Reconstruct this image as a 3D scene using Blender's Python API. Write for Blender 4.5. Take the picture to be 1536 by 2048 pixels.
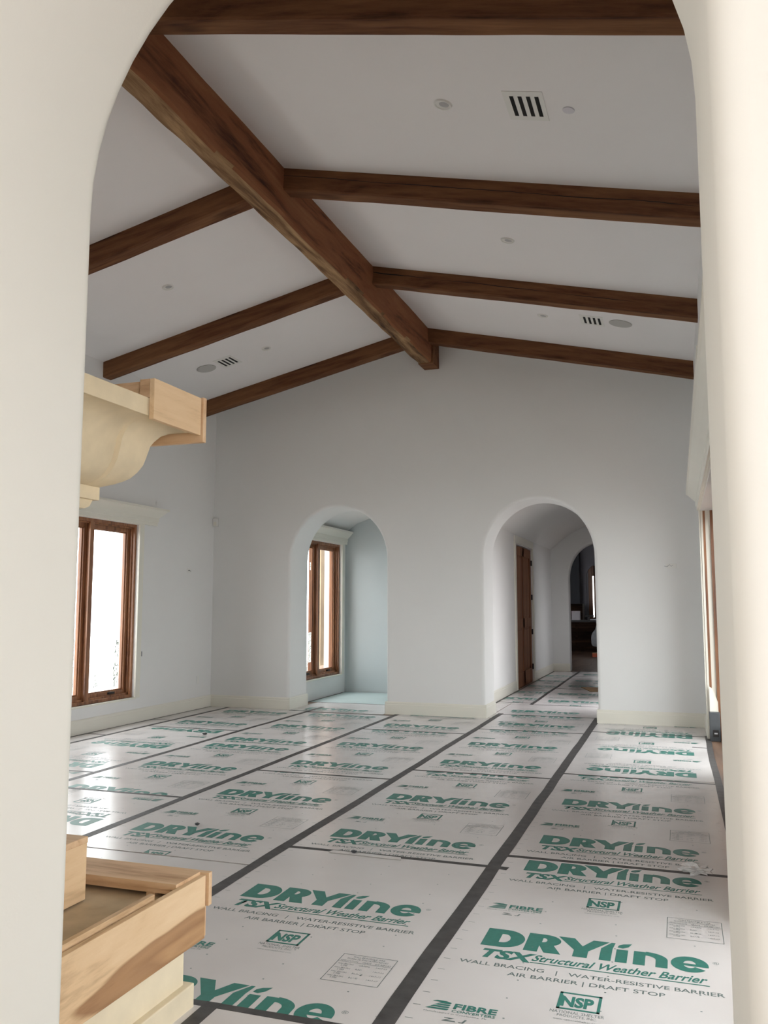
import bpy, bmesh, math, random
from mathutils import Vector, Matrix, noise
random.seed(7)
C = bpy.context.scene.collection
for o in list(bpy.data.objects): bpy.data.objects.remove(o)

# ------------------------------------------------------------------ camera, sky, light, exposure
H = 1.42
F_PX = 1709.4
yaw, pitch, roll = .32903, .108146, .00023
def cam_axes():
    cy, sy, cp, sp = math.cos(yaw), math.sin(yaw), math.cos(pitch), math.sin(pitch)
    F = Vector((-sy*cp, cy*cp, sp)); R = Vector((cy, sy, 0)); U = R.cross(F)
    r = R*math.cos(roll)+U*math.sin(roll); u = -R*math.sin(roll)+U*math.cos(roll)
    return r, u, -F
cd = bpy.data.cameras.new('camera'); cam = bpy.data.objects.new('camera', cd); C.objects.link(cam)
r_, u_, b_ = cam_axes()
cam.matrix_world = Matrix(((r_.x, u_.x, b_.x, 0), (r_.y, u_.y, b_.y, 0), (r_.z, u_.z, b_.z, H), (0, 0, 0, 1)))
cd.sensor_fit = 'VERTICAL'; cd.sensor_height = 36; cd.lens = 36*F_PX/2048; cd.clip_start = .02; cd.clip_end = 300
bpy.context.scene.camera = cam
vs = bpy.context.scene.view_settings
vs.view_transform = 'Standard'; vs.look = 'None'; vs.gamma = 1; vs.use_curve_mapping = False
vs.exposure = 1.34
w = bpy.data.worlds.new('world'); bpy.context.scene.world = w; w.use_nodes = True
bg = w.node_tree.nodes['Background']; bg.inputs[0].default_value = (.975, .978, 1, 1); bg.inputs[1].default_value = 3.0

def portal(name, loc, rot, sx, sy):
    l = bpy.data.lights.new(name, 'AREA'); l.shape = 'RECTANGLE'; l.size = sx; l.size_y = sy
    l.cycles.is_portal = True
    o = bpy.data.objects.new(name, l); o.location = loc; o.rotation_euler = rot; C.objects.link(o)
PI = math.pi
RX_P = (0, -PI/2, 0)      # light travels towards +X
RX_N = (0, PI/2, 0)       # towards -X
RY_P = (PI/2, 0, 0)      # towards +Y
RY_N = (-PI/2, 0, 0)

# ------------------------------------------------------------------ materials
def new_mat(name):
    m = bpy.data.materials.new(name); m.use_nodes = True
    nt = m.node_tree; return m, nt, nt.nodes['Principled BSDF']
def N(nt, t, **kw):
    n = nt.nodes.new(t)
    for k, v in kw.items():
        if k in n.inputs: n.inputs[k].default_value = v
        else: setattr(n, k, v)
    return n
def plain(name, col, rough=.6, var=.03, scale=6, bump=0.0, bscale=200, metal=0, spec=None):
    m, nt, p = new_mat(name)
    tc = N(nt, 'ShaderNodeTexCoord'); nz = N(nt, 'ShaderNodeTexNoise', Scale=scale, Detail=4.0)
    nt.links.new(tc.outputs['Object'], nz.inputs['Vector'])
    cr = N(nt, 'ShaderNodeValToRGB')
    cr.color_ramp.elements[0].position = .3; cr.color_ramp.elements[1].position = .7
    cr.color_ramp.elements[0].color = (*[c*(1-var) for c in col], 1); cr.color_ramp.elements[1].color = (*[min(1, c*(1+var)) for c in col], 1)
    nt.links.new(nz.outputs['Fac'], cr.inputs['Fac']); nt.links.new(cr.outputs['Color'], p.inputs['Base Color'])
    p.inputs['Roughness'].default_value = rough; p.inputs['Metallic'].default_value = metal
    if spec is not None: p.inputs['Specular IOR Level'].default_value = spec
    if bump:
        n2 = N(nt, 'ShaderNodeTexNoise', Scale=bscale, Detail=3.0); bp = N(nt, 'ShaderNodeBump', Strength=bump, Distance=.002)
        nt.links.new(tc.outputs['Object'], n2.inputs['Vector']); nt.links.new(n2.outputs['Fac'], bp.inputs['Height']); nt.links.new(bp.outputs['Normal'], p.inputs['Normal'])
    return m
def wood(name, c0, c1, c2, axis=0, freq=9, stretch=.06, rough=.6, knots=0.0, bump=.3, spec=None):
    """grain runs along local axis; c0 dark streak, c1 middle, c2 light"""
    m, nt, p = new_mat(name); tc = N(nt, 'ShaderNodeTexCoord')
    mp = N(nt, 'ShaderNodeMapping'); s = [1, 1, 1]; s[axis] = stretch; mp.inputs['Scale'].default_value = s
    nt.links.new(tc.outputs['Object'], mp.inputs['Vector'])
    a = N(nt, 'ShaderNodeTexNoise', Scale=freq, Detail=7.0, Roughness=.62, Distortion=1.2)
    b = N(nt, 'ShaderNodeTexNoise', Scale=freq*7, Detail=4.0, Roughness=.6)
    nt.links.new(mp.outputs['Vector'], a.inputs['Vector']); nt.links.new(mp.outputs['Vector'], b.inputs['Vector'])
    mx = N(nt, 'ShaderNodeMath', operation='MULTIPLY_ADD'); mx.inputs[1].default_value = .35
    nt.links.new(b.outputs['Fac'], mx.inputs[0]); nt.links.new(a.outputs['Fac'], mx.inputs[2])
    cr = N(nt, 'ShaderNodeValToRGB'); e = cr.color_ramp.elements
    e[0].position = .47; e[0].color = (*c0, 1); e[1].position = .86; e[1].color = (*c2, 1)
    k = e.new(.62); k.color = (*c1, 1)
    nt.links.new(mx.outputs[0], cr.inputs['Fac']); out = cr.outputs['Color']
    if knots:
        mp2 = N(nt, 'ShaderNodeMapping'); s = [1, 1, 1]; s[axis] = .35; mp2.inputs['Scale'].default_value = s
        nt.links.new(tc.outputs['Object'], mp2.inputs['Vector'])
        v = N(nt, 'ShaderNodeTexVoronoi', Scale=2.6); nt.links.new(mp2.outputs['Vector'], v.inputs['Vector'])
        c2r = N(nt, 'ShaderNodeValToRGB'); q = c2r.color_ramp.elements
        q[0].position = 0.03; q[0].color = (.18, .15, .13, 1); q[1].position = knots; q[1].color = (1, 1, 1, 1)
        nt.links.new(v.outputs['Distance'], c2r.inputs['Fac'])
        mm = N(nt, 'ShaderNodeMixRGB', blend_type='MULTIPLY'); mm.inputs['Fac'].default_value = 1
        nt.links.new(out, mm.inputs['Color1']); nt.links.new(c2r.outputs['Color'], mm.inputs['Color2']); out = mm.outputs['Color']
    nt.links.new(out, p.inputs['Base Color']); p.inputs['Roughness'].default_value = rough
    if spec is not None: p.inputs['Specular IOR Level'].default_value = spec
    if bump:
        bp = N(nt, 'ShaderNodeBump', Strength=bump, Distance=.006)
        nt.links.new(mx.outputs[0], bp.inputs['Height']); nt.links.new(bp.outputs['Normal'], p.inputs['Normal'])
    return m
M = {}
M['wall'] = plain('wall_paint', (.80, .795, .785), .75, .008, 2, .12, 120)
M['wall_study'] = plain('wall_paint_dimmed_blue', (.56, .61, .625), .75, .01, 2)  # dimness and bluish cast of this room put into its wall colour
M['wall_cream'] = plain('cream_wall_paint', (.83, .81, .745), .6, .008, 2, .12, 120)
M['ceiling'] = plain('ceiling_paint', (.87, .845, .845), .8, .008, 2, .1, 120)
M['trim'] = plain('cream_trim_paint', (.80, .775, .69), .35, .01, 3)
M['floor'] = wood('bare_floor_boards', (.10, .055, .035), (.17, .10, .065), (.24, .15, .10), 1, 5, .1, .45)
M['beam'] = wood('hewn_timber', (.042, .016, .008), (.135, .056, .026), (.23, .108, .050), 0, 5, .10, .8, .15, .8, .2)
M['ridge'] = wood('hewn_ridge_timber', (.055, .020, .010), (.235, .090, .042), (.32, .14, .066), 0, 3.5, .12, .8, .12, 1.0, .2)
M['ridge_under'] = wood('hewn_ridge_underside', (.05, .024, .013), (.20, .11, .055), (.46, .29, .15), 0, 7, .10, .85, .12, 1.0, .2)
M['frame'] = wood('stained_window_wood', (.09, .030, .013), (.23, .092, .040), (.40, .19, .09), 2, 10, .05, .35, 0, .1)
M['door'] = wood('stained_door_wood', (.09, .030, .013), (.20, .080, .036), (.30, .13, .065), 2, 9, .05, .6, 0, .1, .2)
M['dark_wood'] = wood('dark_cabinet_wood', (.008, .004, .003), (.022, .011, .007), (.05, .026, .017), 0, 5, .1, .8, 0, .1, .1)
M['poplar_x'] = wood('pale_poplar_x', (.44, .26, .14), (.67, .44, .26), (.80, .59, .38), 0, 4.5, .13, .6, 0, .08, .3)
M['poplar_y'] = wood('pale_poplar_y', (.46, .29, .16), (.74, .52, .31), (.84, .63, .41), 1, 4.2, .13, .6, 0, .08, .3)
M['stone'] = plain('cream_limestone', (.72, .60, .41), .8, .09, 9, .35, 60)
M['hearth_stone'] = plain('pale_hearth_stone', (.80, .69, .50), .8, .06, 9, .3, 60)
M['dusty'] = plain('dusty_hearth_top', (.50, .385, .25), .85, .25, 5, .3, 40)
M['tape'] = plain('black_seam_tape', (.055, .052, .052), .55, .35, 14, .3, 60)
M['black'] = plain('black_void', (.006, .006, .006), .9, 0)
M['white_plastic'] = plain('white_plastic', (.80, .79, .76), .4, .01)
M['grille'] = plain('speaker_grille', (.50, .485, .47), .8, .03, 300)
M['grey_lens'] = plain('grey_lens', (.42, .42, .43), .3, .03)
M['sensor_grey'] = plain('pale_mauve_plastic', (.70, .675, .72), .5, .01)
M['steel_black'] = plain('black_iron', (.012, .010, .010), .45, .1, 30)
M['case'] = plain('dark_grey_case', (.05, .055, .06), .5, .1, 20)
M['paper'] = plain('white_paper', (.75, .72, .76), .7, .04, 8)
M['cardboard'] = plain('tan_cardboard', (.42, .27, .14), .8, .08, 8)
M['orange_box'] = plain('orange_carton', (.45, .10, .045), .7, .1, 20)
M['grey_cloth'] = plain('pale_grey_cloth', (.42, .44, .46), .85, .12, 12, .4, 30)
M['stone_ext'] = plain('tan_stone_facing', (.30, .21, .13), .8, .25, 1.6)
M['ground_ext'] = plain('pale_ground', (.55, .53, .50), .9, .1, 1)
M['teal_floor'] = plain('pale_teal_floor_film', (.50, .60, .60), .45, .04, 3)
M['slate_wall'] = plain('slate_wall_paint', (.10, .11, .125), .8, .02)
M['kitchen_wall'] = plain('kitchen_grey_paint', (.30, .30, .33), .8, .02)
M['print_green'] = plain('green_ink', (.030, .185, .150), .45, .08, 60)
M['print_slate'] = plain('slate_ink', (.13, .175, .17), .5, .08, 80)
def heart_mat():
    m = M['poplar_y'].copy(); m.name = 'poplar_with_heartwood'; nt = m.node_tree; p = nt.nodes['Principled BSDF']
    old = p.inputs['Base Color'].links[0].from_socket
    tc = N(nt, 'ShaderNodeTexCoord'); mp = N(nt, 'ShaderNodeMapping'); mp.vector_type = 'POINT'
    # board-local: grain eye near the far end of the board
    mp.inputs['Location'].default_value = (0, -.09/.62, -.085/.085); mp.inputs['Scale'].default_value = (0, 1/.62, 1/.085)
    nz = N(nt, 'ShaderNodeTexNoise', Scale=1.4, Detail=3.0); ad = N(nt, 'ShaderNodeVectorMath', operation='MULTIPLY_ADD')
    ad.inputs[1].default_value = (.5, .5, .5)
    nt.links.new(tc.outputs['Object'], mp.inputs['Vector']); nt.links.new(mp.outputs['Vector'], nz.inputs['Vector'])
    nt.links.new(nz.outputs['Color'], ad.inputs[0]); nt.links.new(mp.outputs['Vector'], ad.inputs[2])
    ln = N(nt, 'ShaderNodeVectorMath', operation='LENGTH'); nt.links.new(ad.outputs[0], ln.inputs[0])
    cr = N(nt, 'ShaderNodeValToRGB'); e = cr.color_ramp.elements
    e[0].position = .0; e[0].color = (.52, .38, .25, 1); e[1].position = 1.0; e[1].color = (1, 1, 1, 1)
    for q, c in ((.16, (.40, .27, .19, 1)), (.34, (.60, .46, .34, 1)), (.46, (.38, .25, .17, 1)), (.66, (.50, .36, .26, 1)), (.86, (.42, .29, .21, 1)), (.95, (.95, .93, .90, 1))):
        k = e.new(q); k.color = c
    nt.links.new(ln.outputs['Value'], cr.inputs['Fac'])
    mm = N(nt, 'ShaderNodeMixRGB', blend_type='MULTIPLY'); mm.inputs['Fac'].default_value = .85
    nt.links.new(old, mm.inputs['Color1']); nt.links.new(cr.outputs['Color'], mm.inputs['Color2']); nt.links.new(mm.outputs['Color'], p.inputs['Base Color'])
    return m
M['poplar_heart'] = heart_mat()
def sticker_mat():
    m = bpy.data.materials.new('backlit_paper_sticker'); m.use_nodes = True; nt = m.node_tree; nt.nodes.clear()
    o = N(nt, 'ShaderNodeOutputMaterial'); d = N(nt, 'ShaderNodeBsdfDiffuse'); t = N(nt, 'ShaderNodeBsdfTranslucent'); mx = N(nt, 'ShaderNodeMixShader'); mx.inputs[0].default_value = .6
    tc = N(nt, 'ShaderNodeTexCoord'); w_ = N(nt, 'ShaderNodeTexNoise', Scale=45.0, Detail=1.0); cr = N(nt, 'ShaderNodeValToRGB')
    cr.color_ramp.elements[0].position = .38; cr.color_ramp.elements[0].color = (.35, .38, .36, 1); cr.color_ramp.elements[1].position = .46; cr.color_ramp.elements[1].color = (.92, .92, .9, 1)
    nt.links.new(tc.outputs['Object'], w_.inputs['Vector']); nt.links.new(w_.outputs['Fac'], cr.inputs['Fac'])
    for q in (d, t): nt.links.new(cr.outputs['Color'], q.inputs['Color'])
    nt.links.new(d.outputs[0], mx.inputs[1]); nt.links.new(t.outputs[0], mx.inputs[2]); nt.links.new(mx.outputs[0], o.inputs[0]); return m
M['sticker'] = sticker_mat()
def sheet_mat():
    m, nt, p = new_mat('coated_fibre_sheet'); tc = N(nt, 'ShaderNodeTexCoord')
    n1 = N(nt, 'ShaderNodeTexNoise', Scale=2.2, Detail=3.0, Roughness=.5); nt.links.new(tc.outputs['Object'], n1.inputs['Vector'])
    cr = N(nt, 'ShaderNodeValToRGB'); e = cr.color_ramp.elements
    e[0].position = .25; e[0].color = (.64, .608, .60, 1); e[1].position = .75; e[1].color = (.70, .672, .665, 1)
    nt.links.new(n1.outputs['Fac'], cr.inputs['Fac']); nt.links.new(cr.outputs['Color'], p.inputs['Base Color'])
    n2 = N(nt, 'ShaderNodeTexNoise', Scale=7, Detail=4.0); nt.links.new(tc.outputs['Object'], n2.inputs['Vector'])
    mr = N(nt, 'ShaderNodeMapRange'); mr.inputs['To Min'].default_value = .21; mr.inputs['To Max'].default_value = .29
    nt.links.new(n2.outputs['Fac'], mr.inputs['Value']); nt.links.new(mr.outputs['Result'], p.inputs['Roughness'])
    bp = N(nt, 'ShaderNodeBump', Strength=.12, Distance=.01); n3 = N(nt, 'ShaderNodeTexNoise', Scale=3.0, Detail=1.0)
    nt.links.new(tc.outputs['Object'], n3.inputs['Vector']); nt.links.new(n3.outputs['Fac'], bp.inputs['Height']); nt.links.new(bp.outputs['Normal'], p.inputs['Normal'])
    return m
M['sheet'] = sheet_mat()
def glass_mat():
    m = bpy.data.materials.new('thin_window_glass'); m.use_nodes = True; nt = m.node_tree; nt.nodes.clear()
    o = N(nt, 'ShaderNodeOutputMaterial'); t = N(nt, 'ShaderNodeBsdfTransparent'); g = N(nt, 'ShaderNodeBsdfGlossy', Roughness=.02)
    t.inputs['Color'].default_value = (.96, .98, .97, 1); mx = N(nt, 'ShaderNodeMixShader'); mx.inputs[0].default_value = .06
    nt.links.new(t.outputs[0], mx.inputs[1]); nt.links.new(g.outputs[0], mx.inputs[2]); nt.links.new(mx.outputs[0], o.inputs[0]); return m
M['glass'] = glass_mat()
def plastic_wrap():
    m, nt, p = new_mat('clear_plastic_wrap'); p.inputs['Base Color'].default_value = (.85, .85, .85, 1); p.inputs['Roughness'].default_value = .15
    p.inputs['Alpha'].default_value = .85; return m
M['wrap'] = plastic_wrap()

# ------------------------------------------------------------------ mesh helpers
def sharp(bm, ang=35):
    a = math.radians(ang)
    for f in bm.faces: f.smooth = True
    for e in bm.edges:
        e.smooth = not (len(e.link_faces) != 2 or e.calc_face_angle(0) > a)
def obj(name, bm, mat, parent=None, loc=None, smooth=False, kind=None):
    if smooth: sharp(bm)
    me = bpy.data.meshes.new(name); bm.to_mesh(me); bm.free()
    for mm in (mat if isinstance(mat, list) else [mat]): me.materials.append(M[mm] if isinstance(mm, str) else mm)
    o = bpy.data.objects.new(name, me); C.objects.link(o)
    if loc: o.location = loc
    if parent: o.parent = parent
    if kind: o['kind'] = kind
    return o
def struct(name, bm, mat, smooth=False, label=None):
    o = obj(name, bm, mat, smooth=smooth, kind='structure')
    if label: o['label'] = label
    return o
def tag(o, label, cat, group=None):
    o['label'] = label; o['category'] = cat
    if group: o['group'] = group
    return o
def thing(name, label, cat, loc=(0, 0, 0), group=None, kind=None):
    o = bpy.data.objects.new(name, None); C.objects.link(o); o.location = loc; o.empty_display_size = .1
    if kind: o['kind'] = kind
    return tag(o, label, cat, group)
def box(bm, x0, x1, y0, y1, z0, z1, bev=0):
    vs_ = [bm.verts.new((x, y, z)) for x in (x0, x1) for y in (y0, y1) for z in (z0, z1)]
    q = [(0, 1, 3, 2), (4, 6, 7, 5), (0, 4, 5, 1), (2, 3, 7, 6), (0, 2, 6, 4), (1, 5, 7, 3)]
    fs = [bm.faces.new([vs_[i] for i in f]) for f in q]
    bmesh.ops.recalc_face_normals(bm, faces=fs)
    if bev:
        es = list({e for f in fs for e in f.edges})
        bmesh.ops.bevel(bm, geom=es, offset=bev, segments=2, affect='EDGES', profile=.5)
    return bm
def nb(): return bmesh.new()
def bx(*a, bev=0): return box(nb(), *a, bev=bev)
def prism(bm, pts, lo, hi, axis):
    """extrude a 2D outline along axis; pts are the two remaining coordinates in order"""
    def P(p, t):
        return {'x': (t, p[0], p[1]), 'y': (p[0], t, p[1]), 'z': (p[0], p[1], t)}[axis]
    a = [bm.verts.new(P(p, lo)) for p in pts]; b = [bm.verts.new(P(p, hi)) for p in pts]; n = len(pts)
    fs = [bm.faces.new(a), bm.faces.new(b)] + [bm.faces.new((a[i], a[(i+1) % n], b[(i+1) % n], b[i])) for i in range(n)]
    bmesh.ops.recalc_face_normals(bm, faces=fs)
    return bm
def cyl(bm, c, r, h, axis='z', seg=32, r2=None):
    r2 = r if r2 is None else r2
    m = Matrix.Translation(c)
    if axis == 'x': m = m @ Matrix.Rotation(PI/2, 4, 'Y')
    if axis == 'y': m = m @ Matrix.Rotation(-PI/2, 4, 'X')
    bmesh.ops.create_cone(bm, cap_ends=True, segments=seg, radius1=r, radius2=r2, depth=h, matrix=m)
    return bm

# ------------------------------------------------------------------ room shell
XL, XR, YN, YF = -6.26, .27, 1.70, 10.78
XC, ZA, SL = -3.015, 4.99, .23
def zc(x): return ZA-SL*abs(x-XC)
def arch_pts(x0, x1, spring, rise, n=28):
    cx, r = (x0+x1)/2, (x1-x0)/2
    return [(cx-r*math.cos(PI*i/n), spring+rise*math.sin(PI*i/n)) for i in range(n+1)]
def arch_wall(name, x0, x1, top, y0, y1, arches, mat='wall', r=.04, floor=0):
    pts = [(x0, floor)]
    keyp = set()
    for (a, b, sp, ri) in arches:
        ap = arch_pts(a, b, sp, ri); seq = [(a, floor)]+ap+[(b, floor)]
        keyp.add(tuple(seq[0])); pts += seq
    pts += [(x1, floor)] + top[::-1]
    bm = nb(); n = len(pts)
    a = [bm.verts.new((p[0], y0, p[1])) for p in pts]; b = [bm.verts.new((p[0], y1, p[1])) for p in pts]
    fs = [bm.faces.new(a), bm.faces.new(b)] + [bm.faces.new((a[i], a[(i+1) % n], b[(i+1) % n], b[i])) for i in range(n)]
    bmesh.ops.recalc_face_normals(bm, faces=fs)
    # round the edges of the openings
    start = 1; es = []
    for (aa, bb, sp, ri) in arches:
        cnt = 31
        idx = list(range(start, start+cnt)); start += cnt
        for i, j in zip(idx[:-1], idx[1:]):
            for L in (a, b):
                e = bm.edges.get((L[i], L[j]))
                if e: es.append(e)
    bmesh.ops.bevel(bm, geom=es, offset=r, segments=6, affect='EDGES', profile=.5)
    bmesh.ops.triangulate(bm, faces=[f for f in bm.faces if len(f.verts) > 4])
    sharp(bm, 35)
    for f in bm.faces:
        if abs(f.normal.y) > .999: f.smooth = False
    return struct(name, bm, mat)
gab = lambda x0, x1: [(x0, zc(x0)), (XC, ZA), (x1, zc(x1))]
TH2 = .60
arch_wall('wall_far', XL, XR, gab(XL, XR), YF, YF+TH2, [(-5.045, -3.645, 2.03, .72), (-2.335, -.948, 2.03, .73)])
arch_wall('wall_near', XL, 1.9, [(XL, 4.3), (XL+.01, 4.9), (1.89, 4.9), (1.9, 4.3)], 1.14, YN, [(-1.333, .066, 2.385, .702)], 'wall_cream', .045)
def rect_wall(name, axis, a0, a1, z0, z1, t0, t1, holes, mat='wall'):
    """wall along axis with rectangular openings (a,b,zb,zt)"""
    xs = sorted({a0, a1} | {v for h in holes for v in h[:2]}); zs = sorted({z0, z1} | {v for h in holes for v in h[2:]})
    bm = nb()
    def solid(i, j):
        if i < 0 or j < 0 or i >= len(xs)-1 or j >= len(zs)-1: return False
        cx, cz = (xs[i]+xs[i+1])/2, (zs[j]+zs[j+1])/2
        return not any(h[0] < cx < h[1] and h[2] < cz < h[3] for h in holes)
    V = {}
    def vt(a, t, z):
        k = (round(a, 5), round(t, 5), round(z, 5))
        if k not in V: V[k] = bm.verts.new((a, t, z) if axis == 'x' else (t, a, z))
        return V[k]
    for i in range(len(xs)-1):
        for j in range(len(zs)-1):
            if not solid(i, j): continue
            A0, A1, Z0, Z1 = xs[i], xs[i+1], zs[j], zs[j+1]
            for t in (t0, t1): bm.faces.new([vt(A0, t, Z0), vt(A1, t, Z0), vt(A1, t, Z1), vt(A0, t, Z1)])
            if not solid(i-1, j): bm.faces.new([vt(A0, t0, Z0), vt(A0, t1, Z0), vt(A0, t1, Z1), vt(A0, t0, Z1)])
            if not solid(i+1, j): bm.faces.new([vt(A1, t0, Z0), vt(A1, t1, Z0), vt(A1, t1, Z1), vt(A1, t0, Z1)])
            if not solid(i, j-1): bm.faces.new([vt(A0, t0, Z0), vt(A0, t1, Z0), vt(A1, t1, Z0), vt(A1, t0, Z0)])
            if not solid(i, j+1): bm.faces.new([vt(A0, t0, Z1), vt(A0, t1, Z1), vt(A1, t1, Z1), vt(A1, t0, Z1)])
    bmesh.ops.recalc_face_normals(bm, faces=bm.faces)
    return struct(name, bm, mat)
WL = [(6.49, 8.97), (2.9, 5.38)]
rect_wall('wall_left', 'y', 1.14, YF+TH2, 0, 4.45, XL-.30, XL, [(a, b, .31, 2.40) for a, b in WL])
WR = [(4.6, 9.9), (2.6, 4.2)]; WRH = [2.44, 2.40]
rect_wall('wall_right', 'y', YN, YF+TH2, 0, 4.6, XR, XR+.35, [(a, b, 0, h_) for (a, b), h_ in zip(WR, WRH)])
bm = nb()
prism(bm, [(XL-.3, zc(XL-.3)), (XC, ZA), (XR+.35, zc(XR+.35)), (XR+.35, zc(XR+.35)+.2), (XC, ZA+.2), (XL-.3, zc(XL-.3)+.2)], YN-.1, YF+.2, 'y')
struct('ceiling', bm, 'ceiling')
struct('floor', bx(-8, 3, -5, 33, -.12, 0), 'floor')

# baseboards (profiled)
BB = [(0, 0), (.018, 0), (.018, .125), (.013, .135), (.013, .148), (.006, .163), (0, .165)]
def baseboard(name, p0, p1, nrm, mat='trim'):
    """profile swept on the floor line p0-p1, standing out along nrm"""
    bm = nb(); p0 = Vector(p0); p1 = Vector(p1); nn = Vector((*nrm, 0)).normalized()
    rows = []
    for p in (p0, p1): rows.append([bm.verts.new((p.x+nn.x*a, p.y+nn.y*a, z)) for a, z in BB])
    n = len(BB)
    for i in range(n): bm.faces.new((rows[0][i], rows[0][(i+1) % n], rows[1][(i+1) % n], rows[1][i]))
    bm.faces.new(rows[0]); bm.faces.new(rows[1]); bmesh.ops.recalc_face_normals(bm, faces=bm.faces)
    return bm
def joinbm(*bms):
    out = bms[0]
    for b in bms[1:]:
        me = bpy.data.meshes.new('tmp'); b.to_mesh(me); b.free(); out.from_mesh(me); bpy.data.meshes.remove(me)
    return out
struct('baseboard_left', baseboard('', (XL, YN), (XL, YF), (1, 0)), 'trim')
struct('baseboard_far', joinbm(
    baseboard('', (XL, YF), (-5.045+.0165, YF), (0, -1)), baseboard('', (-3.645-.0165, YF), (-2.335+.0165, YF), (0, -1)), baseboard('', (-.948-.0165, YF), (XR, YF), (0, -1)),
    baseboard('', (-5.045, YF-.0168), (-5.045, YF+TH2), (1, 0)), baseboard('', (-3.645, YF-.0168), (-3.645, YF+TH2), (-1, 0)),
    baseboard('', (-2.335, YF-.0168), (-2.335, YF+TH2), (1, 0)), baseboard('', (-.948, YF-.0168), (-.948, YF+TH2), (-1, 0))), 'trim')
struct('baseboard_right', joinbm(baseboard('', (XR, 10.02), (XR, YF), (-1, 0)), baseboard('', (XR, YN), (XR, 2.48), (-1, 0)), baseboard('', (XR, 4.32), (XR, 4.48), (-1, 0))), 'trim')

# ------------------------------------------------------------------ windows on the left, doors on the right
CROWN = [(0, 0), (.035, 0), (.035, .04), (.045, .05), (.045, .10), (.06, .115), (.085, .14), (.11, .17), (.125, .185), (.14, .19), (.14, .215), (0, .215)]
def crown_bm(a0, a1, z, x, s, axis='y'):
    """moulding with returned (mitred) ends; s = direction it stands out, x = wall plane"""
    bm = nb(); rows = []
    for k, a in ((0, a0), (1, a1)):
        sg = -1 if k == 0 else 1
        rows.append([bm.verts.new((x+s*d, a+sg*d, z+h) if axis == 'y' else (a+sg*d, x+s*d, z+h)) for d, h in CROWN])
    n = len(CROWN)
    for i in range(n-1): bm.faces.new((rows[0][i], rows[0][i+1], rows[1][i+1], rows[1][i]))
    for k, a in ((0, a0), (1, a1)):       # returns
        back = [bm.verts.new((x, rows[k][i].co.y, rows[k][i].co.z) if axis == 'y' else (rows[k][i].co.x, x, rows[k][i].co.z)) for i in range(n)]
        for i in range(n-1):
            try: bm.faces.new((rows[k][i], rows[k][i+1], back[i+1], back[i]))
            except ValueError: pass
    bmesh.ops.remove_doubles(bm, verts=bm.verts, dist=1e-5)
    bmesh.ops.recalc_face_normals(bm, faces=bm.faces)
    return bm
def sash_bm(y0, y1, z0, z1, x0, x1, t=.052):
    bm = nb()
    for (a, b, c, d) in ((y0, y0+t, z0, z1), (y1-t, y1, z0, z1), (y0+t, y1-t, z0, z0+t), (y0+t, y1-t, z1-t, z1)):
        box(bm, x0, x1, a, b, c, d)
    tt = t+.016                                     # glazing bead, stepped back
    xm = (x0+x1)/2
    for (a, b, c, d) in ((y0+t, y0+tt, z0+t, z1-t), (y1-tt, y1-t, z0+t, z1-t), (y0+tt, y1-tt, z0+t, z0+tt), (y0+tt, y1-tt, z1-tt, z1-t)):
        box(bm, xm-.012, xm+.012, a, b, c, d)
    return bm
def sticker_bm(x, y, z, wd, ht): return bx(x, x+.001, y, y+wd, z, z+ht)
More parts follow.
